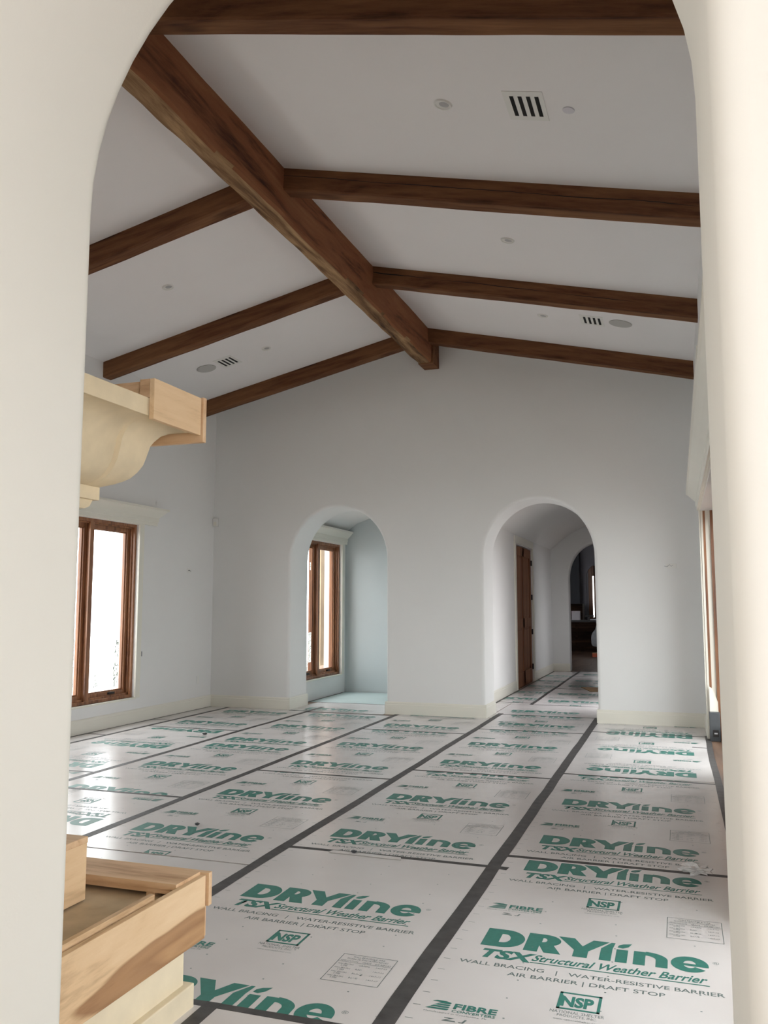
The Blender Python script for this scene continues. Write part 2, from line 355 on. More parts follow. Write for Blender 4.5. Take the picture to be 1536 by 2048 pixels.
def window_unit(n, wallx, y0, y1, z0, z1, nl, label, stickers=(), casing=True, inner=.03, sill=True):
    t = thing('window_%d' % n, label, 'window', (wallx, (y0+y1)/2, z0), kind='structure')
    def P(name, bm, mat, par=t):
        for v in bm.verts: v.co -= t.location
        return obj(name, bm, mat, par)
    bm = nb(); j = .035; xo = wallx-.20
    box(bm, xo, wallx-inner, y0, y0+j, z0, z1); box(bm, xo, wallx-inner, y1-j, y1, z0, z1)
    box(bm, xo, wallx-inner, y0+j, y1-j, z0, z0+j); box(bm, xo, wallx-inner, y0+j, y1-j, z1-j, z1)
    fw = (y1-y0-2*j)/nl
    # inner stop beads
    for (a, b) in ((y0+j, y0+j+.018), (y1-j-.018, y1-j)): box(bm, wallx-.085, wallx-.06, a, b, z0+j, z1-j)
    box(bm, wallx-.085, wallx-.06, y0+j, y1-j, z1-j-.018, z1-j); box(bm, wallx-.085, wallx-.06, y0+j, y1-j, z0+j, z0+j+.022)
    P('window_frame', bm, 'frame')
    for i in range(1, nl):
        yy = y0+j+fw*i; mb = nb(); box(mb, xo, wallx-.05, yy-.022, yy+.022, z0+j, z1-j); box(mb, wallx-.05, wallx-.035, yy-.034, yy+.034, z0+j, z1-j); P('mullion', mb, 'frame')
    for i in range(nl):
        a = y0+j+fw*i+(.022 if i else .012); b = y0+j+fw*(i+1)-(.022 if i < nl-1 else .012)
        s = P('sash', sash_bm(a, b, z0+j+.01, z1-j-.01, wallx-.15, wallx-.092), 'frame')
        P('pane', bx(wallx-.123, wallx-.119, a+.052, b-.052, z0+j+.062, z1-j-.062), 'glass', s)
        hb = nb(); yc = (a+b)/2+.1; box(hb, wallx-.092, wallx-.075, yc-.06, yc+.06, z0+j+.03, z0+j+.055); box(hb, wallx-.075, wallx-.062, yc-.05, yc+.0, z0+j+.035, z0+j+.06)
        P('crank_handle', hb, 'steel_black', s)
    for (yy, zz, wd, ht) in stickers: P('sticker', sticker_bm(wallx-.117, yy, zz, wd, ht), 'sticker')
    if casing:
        cb = nb(); cw = .095
        box(cb, wallx, wallx+.02, y0-cw, y0, z0-.01, z1+.002, bev=.003); box(cb, wallx, wallx+.02, y1, y1+cw, z0-.01, z1+.002, bev=.003)
        box(cb, wallx, wallx+.02, y0-cw, y1+cw, z1+.002, z1+.03, bev=.003)
        P('casing', cb, 'trim')
        c = crown_bm(y0-cw-.22, y1+cw+.22, z1+.012, wallx, 1); P('crown', c, 'trim')
        if sill: P('sill', bx(wallx-.03, wallx+.018, y0-.03, y1+.03, z0-.022, z0, bev=.004), 'trim')
    else:
        pass
    return t
window_unit(1, XL, 6.49, 8.97, .31, 2.40, 3, 'tall brown wood window with three narrow panes on the left wall, under a cream crown',
            [(8.70, .45, .11, .30), (8.72, .80, .09, .20), (8.35, .45, .07, .16), (7.93, .45, .07, .28), (7.93, .78, .07, .26)])
window_unit(2, XL, 2.9, 5.38, .31, 2.40, 3, 'unseen brown wood window on the left wall beside the fireplace, added for daylight')  # out of view, added to bring more daylight into the room
for a, b in WL: portal('window_daylight', (XL-.29, (a+b)/2, 1.355), RX_P, 2.05, b-a-.05)
# doors on the right wall
for k, (a, b) in enumerate(WR):
    t = thing('door_%d' % (k+1), ['wide brown folding door wall in the right wall, its far end showing', 'near brown glazed double door in the right wall'][k], 'door', (XR+.2, (a+b)/2, 0), kind='structure')
    def P(name, bm, mat, par=t):
        for v in bm.verts: v.co -= t.location
        return obj(name, bm, mat, par)
    HT = WRH[k]
    if k == 0:
        jw = nb(); box(jw, XR, XR+.022, b-.012, b+.002, 0, HT); box(jw, XR+.045, XR+.094, b-.014, b, 0, HT); P('jamb_lining', jw, 'trim')
        js = nb(); box(js, XR+.022, XR+.045, b-.016, b, 0, HT); box(js, XR+.094, XR+.2, b-.05, b, 0, HT); P('jamb_stop', js, 'frame')
        P('jamb_block', prism(nb(), [(XR+.016, .30), (XR+.10, .30), (XR+.098, .40), (XR+.075, .47), (XR+.045, .54), (XR+.016, .56)], b-.075, b-.05, 'y'), 'trim')
    fr = nb(); box(fr, XR+(.2 if k == 0 else .02), XR+.26, b-.03, b, 0, HT); box(fr, XR+.12, XR+.26, a, a+.03, 0, HT); box(fr, XR+.12, XR+.26, a+.03, b-.05, HT-.03, HT)
    P('door_frame', fr, 'frame')
    P('threshold', bx(XR+.15, XR+.32, a+.03, b-.05, 0, .03), 'dark_wood')
    nlv = 5 if k == 0 else 2; w_ = (b-a-.08)/nlv
    for i in range(nlv):
        c, d = a+.035+w_*i, a+.035+w_*(i+1)-.005
        if k == 0 and i < 3:
            lb = nb(); box(lb, XR+.18, XR+.205, c, d, .035, HT-.035)
            for (e0, e1, e2, e3) in ((c, c+.11, .035, HT-.035), (d-.11, d, .035, HT-.035), (c+.11, d-.11, .035, .25), (c+.11, d-.11, HT-.16, HT-.035), (c+.11, d-.11, 1.0, 1.12)): box(lb, XR+.17, XR+.215, e0, e1, e2, e3)
            P('door_leaf', lb, 'door')
        else:
            l = P('door_leaf', sash_bm(c, d, .035, HT-.035, XR+.17, XR+.215, .11), 'frame')
            P('pane', bx(XR+.19, XR+.194, c+.11, d-.11, .145, HT-.145), 'glass', l)
    cs = nb(); box(cs, XR-.018, XR, b, b+.1, 0, HT+.01, bev=.003); box(cs, XR-.018, XR, a-.1, a, 0, HT+.01, bev=.003); box(cs, XR-.018, XR, a-.1, b+.1, HT+.01, HT+.04)
    P('casing', cs, 'trim'); P('crown', crown_bm(a-.14, b+.10, HT+.02, XR, -1), 'trim')
    if k == 0: portal('door_daylight', (XR+.34, 8.82, 1.2), RX_N, 2.35, 2.1)
    else: portal('door_daylight', (XR+.34, (a+b)/2, 1.2), RX_N, 2.35, b-a-.02)

# outside
struct('trim_1', bx(-16, XL-.30, -5, 48, -.35, -.30), 'ground_ext', label='pale ground outside the left windows')
struct('trim_2', bx(XR+.35, 12, 2, 11.3, -.35, -.13), 'ground_ext', label='pale paving outside the right doors')
tag(obj('garden_wall', bx(-9.2, -8.9, 20.9, 48, -.3, 9.0), 'stone_ext'), 'tan stone facing seen through the window behind the left archway', 'wall')

# ------------------------------------------------------------------ beams
def hewn(name, L, wd, dp, mat, seed, amp=.006, chamfer=0.012, nseg=46, plumb=0):
    """beam along local +X from 0 to L, width wd across Y, depth dp down from z=0, edges wandering like hand hewn timber"""
    prof = []
    def side(p, q, n): return [(p[0]+(q[0]-p[0])*i/n, p[1]+(q[1]-p[1])*i/n) for i in range(n)]
    A, B_, C_, D_ = (-wd/2, 0), (-wd/2, -dp), (wd/2, -dp), (wd/2, 0)
    c = chamfer
    prof += side(A, (A[0], B_[1]+c), 4)+[(B_[0], B_[1]+c), (B_[0]+c, B_[1])]
    prof += side((B_[0]+c, B_[1]), (C_[0]-c, C_[1]), 4)[1:]+[(C_[0]-c, C_[1]), (C_[0], C_[1]+c)]
    prof += side((C_[0], C_[1]+c), D_, 4)[1:]+[D_]
    bm = nb(); rows = []
    for i in range(nseg+1):
        x = L*i/nseg; row = []
        for (y, z) in prof:
            v = Vector((x*1.3, y*4+seed*7, z*4)); d = noise.noise_vector(v)*amp+noise.noise_vector(v*3.1)*amp*.45
            row.append(bm.verts.new((x, y+d.y*(1 if z < -.01 else .3), z+(d.z if z < -.01 else 0))))
        rows.append(row)
    n = len(prof)
    for i in range(nseg):
        for j in range(n): bm.faces.new((rows[i][j], rows[i][(j+1) % n], rows[i+1][(j+1) % n], rows[i+1][j]))
    if plumb:
        for v in bm.verts: v.co.x += -v.co.z*plumb*max(0, v.co.x/L)**12
    bm.faces.new(rows[0]); bm.faces.new(rows[-1]); bmesh.ops.recalc_face_normals(bm, faces=bm.faces)
    return bm
def crack_bm(L, y, dp, seed, n=60, zlo=.35, zhi=.5):
    """a narrow dark check split following the beam's face"""
    bm = nb(); pr = None; ph = seed*3.3
    for i in range(n+1):
        x = L*i/n; z = -dp*(zlo+(zhi-zlo)*i/n)+.012*noise.noise((x*2+ph, seed, 0))+.004*noise.noise((x*14, seed, 3))
        h = max(.0006, .0042*(.55+noise.noise((x*1.7, seed, 9)))) * (min(1, i/4)*min(1, (n-i)/6)+.05)
        a, b = bm.verts.new((x, y, z-h)), bm.verts.new((x, y, z+h))
        if pr: bm.faces.new((pr[0], a, b, pr[1]))
        pr = (a, b)
    return bm
RYS = [3.868, 6.02, 8.17, 10.31]
RT, RD = .155, .185
names = ['nearest', 'second', 'third', 'farthest']
ang = math.atan(SL)
for s, side_, Lx in ((1, 'right', XR-XC), (-1, 'left', XC-XL)):
    L = Lx/math.cos(ang)+.0
    for k, y in enumerate(RYS):
        bm = hewn('', L, RT, RD*math.cos(ang), 'beam', k*2+(s+1), .005, plumb=SL)
        o = obj('rafter_beam', bm, 'beam', smooth=True)
        if s > 0: R = Matrix(((math.cos(ang), 0, math.sin(ang)), (0, 1, 0), (-math.sin(ang), 0, math.cos(ang))))
        else: R = Matrix(((-math.cos(ang), 0, -math.sin(ang)), (0, -1, 0), (-math.sin(ang), 0, math.cos(ang))))
        o.matrix_world = Matrix.Translation((XC, y+RT/2, ZA+.002)) @ R.to_4x4()
        tag(o, '%s brown timber rafter on the %s slope of the ceiling' % (names[k], side_), 'beam', 'timber rafters')
        if s > 0 and k in (1, 2) :
            cr = obj('check_crack', crack_bm(L*(1 if k == 1 else .85), -RT/2-.006, RD, k+1), 'black', o)
bm = hewn('', YF-YN-.30, .185, .43, 'ridge', 11, .017, .02, 110)
bm.normal_update()
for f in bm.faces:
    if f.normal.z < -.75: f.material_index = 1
rb = obj('ridge_beam', bm, ['ridge', 'ridge_under'], smooth=True)
rb.matrix_world = Matrix.Translation((XC+.002, YN, 4.985)) @ Matrix.Rotation(PI/2, 4, 'Z')
tag(rb, 'thick reddish brown hewn ridge beam running the length of the ceiling', 'beam')
tag(obj('beam_block', bx(XC-.09, XC+.112, YF-.30, YF, 4.55, 4.96, bev=.006), 'beam'), 'short brown timber block where the ridge beam meets the far wall', 'beam')

# ------------------------------------------------------------------ ceiling fittings
def slope_frame(x, y, side):
    """matrix on the ceiling plane: local z points down out of the ceiling into the room"""
    a = ang*side; ux = Vector((math.cos(a), 0, -math.sin(a))); uy = Vector((0, -1, 0)); uz = ux.cross(uy)
    m = Matrix((ux, uy, uz)).transposed().to_4x4(); m.translation = (x, y, zc(x)); return m
def ring_bm(bm, r0, r1, z0, z1, seg=40):
    """flat annulus with thickness, z0 at ceiling, z1 towards the room"""
    R = [[bm.verts.new((r*math.cos(2*PI*i/seg), r*math.sin(2*PI*i/seg), z)) for i in range(seg)] for r, z in ((r1, z0), (r1-.004, z1), (r0, z1), (r0*.72, z1-.045))]
    for a, b in zip(R[:-1], R[1:]):
        for i in range(seg): bm.faces.new((a[i], a[(i+1) % seg], b[(i+1) % seg], b[i]))
    return bm
def downlight(x, y, side, label, r=.062):
    t = thing('downlight', label, 'light', group='recessed downlights'); t.matrix_world = slope_frame(x, y, side)
    bm = nb(); ring_bm(bm, r*.76, r, 0, .009); obj('trim_ring', bm, 'white_plastic', t, smooth=True)
    bm = nb(); seg = 32
    a = [bm.verts.new((r*.74*math.cos(2*PI*i/seg), r*.74*math.sin(2*PI*i/seg), .0045)) for i in range(seg)]
    b = [bm.verts.new((r*.30*math.cos(2*PI*i/seg)+.010, r*.34*math.sin(2*PI*i/seg)-.012, .0015)) for i in range(seg)]
    for i in range(seg): bm.faces.new((a[i], a[(i+1) % seg], b[(i+1) % seg], b[i]))
    obj('reflector', bm, 'white_plastic', t, smooth=True)
    bm = nb(); bm.faces.new([bm.verts.new((r*.54*math.cos(2*PI*i/seg)+.010, r*.50*math.sin(2*PI*i/seg)+.006, .0052)) for i in range(seg)])
    obj('lens', bm, 'grey_lens', t)
downlight(-1.307, 4.99, 1, 'nearest round recessed downlight on the right ceiling slope, left of the slotted vent')
downlight(-1.300, 7.15, 1, 'round recessed downlight alone between two rafters on the right ceiling slope')
downlight(-1.300, 9.22, 1, 'farthest round recessed downlight on the right slope, left of the far vent')
downlight(-4.735, 7.15, -1, 'round recessed downlight alone between rafters on the left ceiling slope')
downlight(-4.735, 9.33, -1, 'round recessed downlight above the small vent on the left ceiling slope')
def vent(x, y, side, label, w=.125, d=.16):
    t = thing('ceiling_vent', label, 'vent', group='slotted ceiling vents'); t.matrix_world = slope_frame(x, y, side)
    bm = nb(); box(bm, -w, w, -d, d, 0, .004, bev=.001); obj('vent_plate', bm, 'white_plastic', t)
    for i in range(4):
        xx = -.085+i*.052
        obj('slot', bx(xx, xx+.025, -d*.69, d*.69, .0042, .0050), 'black', t)
vent(-.778, 4.98, 1, 'nearest white ceiling vent with four black slots on the right slope')
vent(-.770, 9.20, 1, 'small white ceiling vent with four black slots beside the right speaker')
vent(-5.27, 9.32, -1, 'small white ceiling vent with four black slots on the left slope')
def disc(name, x, y, side, r, mat, label, cat, group=None):
    bm = nb(); cyl(bm, (0, 0, .003), r, .006, seg=48); bmesh.ops.bevel(bm, geom=[e for e in bm.edges if abs(e.calc_face_angle(0)) > 1], offset=.002, segments=2, affect='EDGES')
    o = obj(name, bm, mat, smooth=True); o.matrix_world = slope_frame(x, y, side); tag(o, label, cat, group)
disc('ceiling_speaker', -.472, 9.19, 1, .122, 'grille', 'round grey ceiling speaker on the right slope beside the small vent', 'speaker', 'ceiling speakers')
disc('ceiling_speaker', -5.56, 9.30, -1, .122, 'grille', 'round grey ceiling speaker on the left slope beside the small vent', 'speaker', 'ceiling speakers')
disc('smoke_sensor', -.523, 5.01, 1, .038, 'sensor_grey', 'small round pale sensor disc right of the nearest ceiling vent', 'sensor')

# ------------------------------------------------------------------ floor protection sheets
def text_bm(s, u0, u1, v0, v1, bold=0.0, shear=0.0, res=3):
    c = bpy.data.curves.new('t', 'FONT'); c.body = s; c.size = 1; c.offset = bold; c.resolution_u = res; c.fill_mode = 'FRONT'
    o = bpy.data.objects.new('t', c); C.objects.link(o)
    bpy.context.view_layer.update()
    me = o.to_mesh(); bm = nb(); bm.from_mesh(me); o.to_mesh_clear(); bpy.data.objects.remove(o); bpy.data.curves.remove(c)
    xs = [v.co.x for v in bm.verts]; ys = [v.co.y for v in bm.verts]
    x0, x1, y0, y1 = min(xs), max(xs), min(ys), max(ys); h = (v1-v0)
    for v in bm.verts:
        ty = (v.co.y-y0)/(y1-y0); tx = (v.co.x-x0)/(x1-x0)
        v.co = (u0+tx*(u1-u0-abs(shear)*h)+shear*h*ty, v0+ty*h, 0)
    return bm
def poly(pts):
    bm = nb(); bm.faces.new([bm.verts.new((*p, 0)) for p in pts]); bmesh.ops.triangulate(bm, faces=bm.faces); return bm
def rect_line(u0, u1, v0, v1, t):
    return joinbm(*[poly([(a, c), (b, c), (b, d), (a, d)]) for a, b, c, d in ((u0, u1, v0, v0+t), (u0, u1, v1-t, v1), (u0, u0+t, v0, v1), (u1-t, u1, v0, v1))])
def block():
    g, s = [], []
    cap = .195
    def dee(u0, u1, v0, v1, tx, ty, inner=True):   # heavy extended D / bowl shape
        n = 14; out = [(u0, v0)]; ru, rv = (u1-u0)*.52, (v1-v0)/2; cx, cy = u1-ru, (v0+v1)/2
        out += [(cx+ru*math.sin(PI*i/n), cy-rv*math.cos(PI*i/n)) for i in range(n+1)]+[(u0, v1)]
        iu, iv = ru-tx*.9, rv-ty
        inn = [(u0+tx, cy-iv)]+[(cx+iu*math.sin(PI*i/n), cy-iv*math.cos(PI*i/n)) for i in range(n+1)]+[(u0+tx, cy+iv)]
        bm = nb(); N_ = len(out)
        a = [bm.verts.new((*p, 0)) for p in out]; b = [bm.verts.new((*p, 0)) for p in inn]
        for i in range(N_): bm.faces.new((a[i], a[(i+1) % N_], b[(i+1) % N_], b[i]))
        return bm
    g.append(dee(.169, .340, 0, cap, .068, .052))
    g.append(dee(.347, .488, cap*.34, cap, .064, .042)); g.append(poly([(.347, 0), (.405, 0), (.405, cap*.5), (.347, cap*.5)]))
    g.append(poly([(.432, 0), (.500, 0), (.462, cap*.44), (.400, cap*.42)]))
    g.append(poly([(.470, cap), (.538, cap), (.578, cap*.60), (.616, cap), (.682, cap), (.605, cap*.36), (.605, 0), (.547, 0), (.547, cap*.36)]))
    g.append(poly([(.652, 0), (.698, 0), (.698, cap*.66), (.706, cap), (.690, cap), (.652, cap*.62)]))
    g.append(poly([(.714, 0), (.760, 0), (.760, cap*.68), (.714, cap*.68)])); g.append(poly([(.716, cap*.78), (.738, cap*.75), (.760, cap*.86), (.772, cap*1.05), (.738, cap*.99), (.720, cap*.90)]))
    n = 12; x0, x1, t, hh = .783, .915, .046, cap*.72
    g.append(poly([(x0, 0), (x0+t, 0), (x0+t, hh*.98), (x0, hh*.98)]))
    cxn, ru_, iu_ = x0+t, x1-x0-t, x1-x0-2*t
    o_ = [(cxn+ru_*math.sin(PI/2*i/n), hh*.55+hh*.47*math.cos(PI/2*i/n)) for i in range(n+1)]
    i_ = [(cxn+iu_*math.sin(PI/2*i/n), hh*.50+hh*.24*math.cos(PI/2*i/n)) for i in range(n+1)]
    nbm = nb(); va = [nbm.verts.new((*p, 0)) for p in o_+[(x1, 0)]]; vb_ = [nbm.verts.new((*p, 0)) for p in i_+[(x1-t, 0)]]
    for k in range(len(va)-1): nbm.faces.new((va[k], va[k+1], vb_[k+1], vb_[k]))
    g.append(nbm)
    cx, cy, ru, rv2, n = .997, hh*.5, .071, hh*.55, 28
    bm = nb()
    aa = [-.60-(2*PI-.60)*i/n for i in range(n+1)]
    a = [bm.verts.new((cx+ru*math.cos(q), cy+rv2*math.sin(q), 0)) for q in aa]
    b = [bm.verts.new((cx+(ru-.047)*math.cos(q), cy+(rv2-.041)*math.sin(q), 0)) for q in aa]
    for i in range(n): bm.faces.new((a[i], a[i+1], b[i+1], b[i]))
    g.append(bm); g.append(poly([(cx-.03, cy-.016), (cx+ru, cy-.016), (cx+ru, cy+.006), (cx-.03, cy+.006)]))
    s.append(text_bm('®', 1.083, 1.108, .10, .125, .0))
    g.append(text_bm('TSX', .176, .415, -.122, -.030, .045, .22))
    g.append(text_bm('Structural Weather Barrier', .395, 1.068, -.098, -.034, .020, .28))
    g.append(poly([(.395, -.118), (1.066, -.118), (1.066, -.111), (.395, -.111)]))
    s.append(text_bm('WALL BRACING   |   WATER-RESISTIVE BARRIER', .124, 1.116, -.206, -.164, .012))
    s.append(text_bm('AIR BARRIER | DRAFT STOP', .330, .910, -.272, -.230, .012))
    g.append(rect_line(.545, .695, -.472, -.335, .011)); g.append(text_bm('NSP', .556, .670, -.450, -.366, .045))
    g.append(poly([(.545, -.440), (.560, -.440), (.560, -.360), (.545, -.360)]))
    s.append(text_bm('NATIONAL SHELTER', .527, .713, -.503, -.482, .0, res=2)); s.append(text_bm('PRODUCTS, INC.', .555, .690, -.530, -.510, .0, res=2))
    s.append(text_bm('www.nationalshelter.com', .545, .700, -.553, -.542, -.002, res=1))
    # leaf emblem
    for i in range(4):
        u = .107+.012*i; v = -.615+.016*i
        g.append(poly([(u, v), (.186, v), (.190, v+.011), (u+.012, v+.011)]))
    g.append(poly([(.118, -.556), (.135, -.548), (.168, -.548), (.188, -.556), (.186, -.564), (.150, -.560)]))
    g.append(text_bm('FIBRE', .203, .357, -.598, -.556, .030, res=2)); g.append(text_bm('CONVERTERS', .203, .357, -.622, -.604, .008, res=2))
    s.append(text_bm('Manufactured in Constantine, MI', .107, .330, -.642, -.630, -.002, res=1))
    s.append(poly([(.185, -.690), (.235, -.690), (.231, -.682), (.200, -.682), (.226, -.664), (.190, -.664), (.190, -.669), (.208, -.669)]))
    s.append(poly([(.245, -.690), (.262, -.690), (.270, -.664), (.262, -.664), (.256, -.684), (.245, -.684)]))
    # approval table
    s.append(rect_line(.907, 1.138, -.735, -.480, .0028))
    s.append(poly([(.907, -.556), (1.138, -.556), (1.138, -.554), (.907, -.554)]))
    s.append(text_bm('WALL BRACING & WRB', .955, 1.09, -.508, -.494, -.003, res=1)); s.append(text_bm('TECHNICAL EVALUATION REPORT', .935, 1.11, -.528, -.514, -.003, res=1))
    s.append(text_bm('APPLICATION     GRADE     ESR REPORT', .917, 1.128, -.550, -.537, -.003, res=1))
    for i, (nm, no) in enumerate((('GREEN', '1407-03'), ('RED', '1407-06'), ('BLACK', '1407-12'), ('BLUE', '1407-07'))):
        v = -.580-i*.038
        s.append(text_bm('WALL BRACING', .917, .983, v, v+.012, -.003, res=1)); s.append(text_bm('& WRB', .935, .962, v-.016, v-.004, -.003, res=1))
        s.append(text_bm(nm, 1.005, 1.005+.009*len(nm), v, v+.012, -.003, res=1)); s.append(text_bm(no, 1.078, 1.122, v, v+.012, -.003, res=1))
    for L_ in (g, s):
        for i, q in enumerate(L_):
            for v in q.verts: v.co.z = i*2.5e-5
    return joinbm(*g), joinbm(*s)
GB, SB = block()
def to_mesh(bm, n):
    me = bpy.data.meshes.new(n); bm.to_mesh(me); bm.free(); return me
GM, SM = to_mesh(GB, 'green_block'), to_mesh(SB, 'slate_block')
def clip(bm, x0, x1, y0, y1):
    for co, no in (((x0, 0, 0), (-1, 0, 0)), ((x1, 0, 0), (1, 0, 0)), ((0, y0, 0), (0, -1, 0)), ((0, y1, 0), (0, 1, 0))):
        bmesh.ops.bisect_plane(bm, geom=list(bm.verts)+list(bm.edges)+list(bm.faces), plane_co=co, plane_no=no, clear_outer=True, dist=1e-6)
def marks_bm(x0, x1, y0, y1, rng, near):
    bm = nb()
    def q(x, y, a, b):
        v = [bm.verts.new(p) for p in ((x-a, y-b, 0), (x+a, y-b, 0), (x+a, y+b, 0), (x-a, y+b, 0))]; bm.faces.new(v)
    for fx in (.29, .55, .82):
        y = y0+.1
        while y < y1-.05: q(x0+(x1-x0)*fx+rng.uniform(-.01, .01), y, .0035, .0035); y += .15+rng.uniform(-.02, .02)
    if near:
        y = y0+.05
        while y < y1: q(x0+.055+rng.uniform(-.005, .005), y, .014, .0016); y += .105
        y = y0+.1
        while y < y1: q(x1-.05, y, .012, .0014); y += .21
    return bm
def sheet(x0, x1, y0, y1, bases, rev, label, u_off=None, mat='sheet', shift=0.0):
    """one board lying on the floor; bases = y of each logo's baseline"""
    T = .004; z0 = .0015
    cx, cy = (x0+x1)/2, (y0+y1)/2
    bm = nb(); box(bm, x0-cx, x1-cx, y0-cy, y1-cy, 0, T)
    rng = random.Random(int(x0*100)+int(y0*100))
    for mi, me in ((1, GM), (2, SM)):
        for b in bases:
            t = nb(); t.from_mesh(me)
            for v in t.verts:
                u, w_ = v.co.x, v.co.y
                if not rev: x, y = x0+u+shift-.02, b+w_
                else: x, y = x1-u+.02-shift, b-w_
                v.co = (x-cx, y-cy, T+.0003+v.co.z)
            clip(t, x0-cx+.002, x1-cx-.002, y0-cy+.002, y1-cy-.002)
            if not len(t.faces): t.free(); continue
            for f in t.faces:
                f.material_index = mi
                if f.normal.z < 0: f.normal_flip()
            tm = bpy.data.meshes.new('tmp'); t.to_mesh(tm); t.free(); bm.from_mesh(tm); bpy.data.meshes.remove(tm)
    t = marks_bm(x0-cx, x1-cx, y0-cy, y1-cy, rng, y0 < 5.2)
    for v in t.verts: v.co.z = T+.0004
    for f in t.faces: f.material_index = 2
    tm = bpy.data.meshes.new('tmp'); t.to_mesh(tm); t.free(); bm.from_mesh(tm); bpy.data.meshes.remove(tm)
    o = obj('floor_protection_sheet', bm, [mat, 'print_green', 'print_slate'], loc=(cx, cy, z0))
    tag(o, label, 'floor sheet', 'printed floor protection sheets')
    return o
TA, TB, TC, TD, TE = -.993, -2.235, -3.490, -4.722, -5.950
hw = .012
P_ = 1.065
def cols(X0, X1, joints, spec, lab):
    for i, (a, b) in enumerate(zip(joints[:-1], joints[1:])):
        bs, rev = spec[i]; sheet(X0+hw, X1-hw, a+.008, b-.008, bs, rev, lab[i], shift=0)
cols(TA, .262, [2.50, 4.985, 7.50, 10.03, YF-.002], [([3.685-P_, 3.685, 4.75], 0), ([5.30, 6.35, 7.43], 0), ([7.86, 8.95, 10.02], 1), ([10.15, 11.0], 1)],
     ['largest white printed board, bottom right, two upright green logos', 'second white printed board from the bottom in the rightmost row',
      'white printed board with upside-down green logos in the rightmost row', 'short white printed board at the foot of the far wall, right of the right archway'])
cols(TB, TA+.03, [.1, 2.84, 4.755, 7.24, 9.83, 11.20], [([1.0], 0), ([2.829, 3.894], 0), ([5.037, 6.11, 7.17], 0), ([7.61, 8.69, 9.76], 0), ([10.25, 11.1], 0)],
     ['blank white board corner at the very bottom edge, in front of the hearth\'s cross tape', 'nearest white printed board beside the wrapped hearth', 'white printed board behind the flat scrap strip, second in its row',
      'third white printed board in the row leading to the right archway', 'white printed board running into the right archway'])
cols(TC, TB, [1.72, 4.36, 6.80, 9.40, YF-.002], [([2.6, 3.7], 0), ([4.77, 5.85, 6.88], 0), ([7.15, 8.25, 9.31], 0), ([9.72, 10.79], 0)],
     ['white printed board cut off by the wrapped hearth, its far end showing', 'white printed board just behind the wrapped hearth corner', 'white printed board in the middle of the room, third row from the right',
      'short white printed board at the wall pier between the two archways'])
cols(TD, TC, [3.2, 5.675, 8.07, 10.62], [([3.9, 4.95], 1), ([5.62, 6.69, 7.75], 0), ([8.18, 9.25, 10.32], 0)],
     ['glossy white printed board with a reversed logo, reflecting the window', 'white printed board with a logo cut by its near seam, fourth row',
      'white printed board in front of the left archway'])
cols(TE, TD, [3.7, 6.26, 8.81, 10.78-.02], [([4.5, 5.6], 1), ([6.6, 7.67, 8.74], 1), ([9.2, 10.3], 0)],
     ['white printed board in front of the left windows, near half', 'white board with upside-down logos washed out by window light',
      'white printed board in the far left corner'])
for i, (a, b) in enumerate(((6.6, 8.07), (8.07, 9.33), (9.33, YF-.02))):
    sheet(XL+.022, TE-hw, a+.006, b-.006, [a+.4], 0, 'narrow filler strip at the left wall, %s' % ['below the left window', 'between two tiny cross tapes', 'last one, in the far corner'][i], shift=.3)
# archway and hall floor
sheet(-5.02, -3.67, 10.70, 11.72, [10.9], 0, 'white printed board lying in the left archway')
tag(obj('floor_film', bx(-5.19, -2.84, 11.75, 13.26, .0015, .005), 'teal_floor'), 'pale teal film on the floor of the room behind the left archway', 'floor film')
HX = -2.027
sheet(-2.325, TB-.01, 10.83, 11.20, [10.9], 0, 'sliver of white board beside the left jamb of the right archway', shift=-.1)
sheet(-2.565, -2.325, 11.42, 12.42, [14], 0, 'blank white board corner behind the left jamb of the right archway')
sheet(-2.31, -.97, 11.22, 12.42, [11.55], 0, 'white printed board lying inside the right archway')
for i, (a, b, bs) in enumerate(((12.44, 14.90, [12.9, 14.0]), (14.92, 17.6, [15.4, 16.5]), (17.62, 18.85, [18.0]))):
    sheet(HX+hw, -.80, a, b, bs, 0, ['white printed board in the hall just past the right archway', 'white printed board in the hall under the cardboard scrap', 'last white printed board in the hall by the far arch'][i])
for i, (a, b, bs) in enumerate(((12.43, 12.62, [13.6]), (12.64, 14.45, [13.1, 14.1]), (14.47, 17.0, [15.2, 16.3]), (17.02, 18.7, [17.5]))):
    sheet(-2.565, HX-hw, a, b, bs, 0, ['narrow printed board at the left jamb of the right archway', 'narrow printed board in the hall before the brown door', 'narrow printed board in the hall at the brown door', 'narrow printed board past the brown door in the hall'][i], shift=-.3)

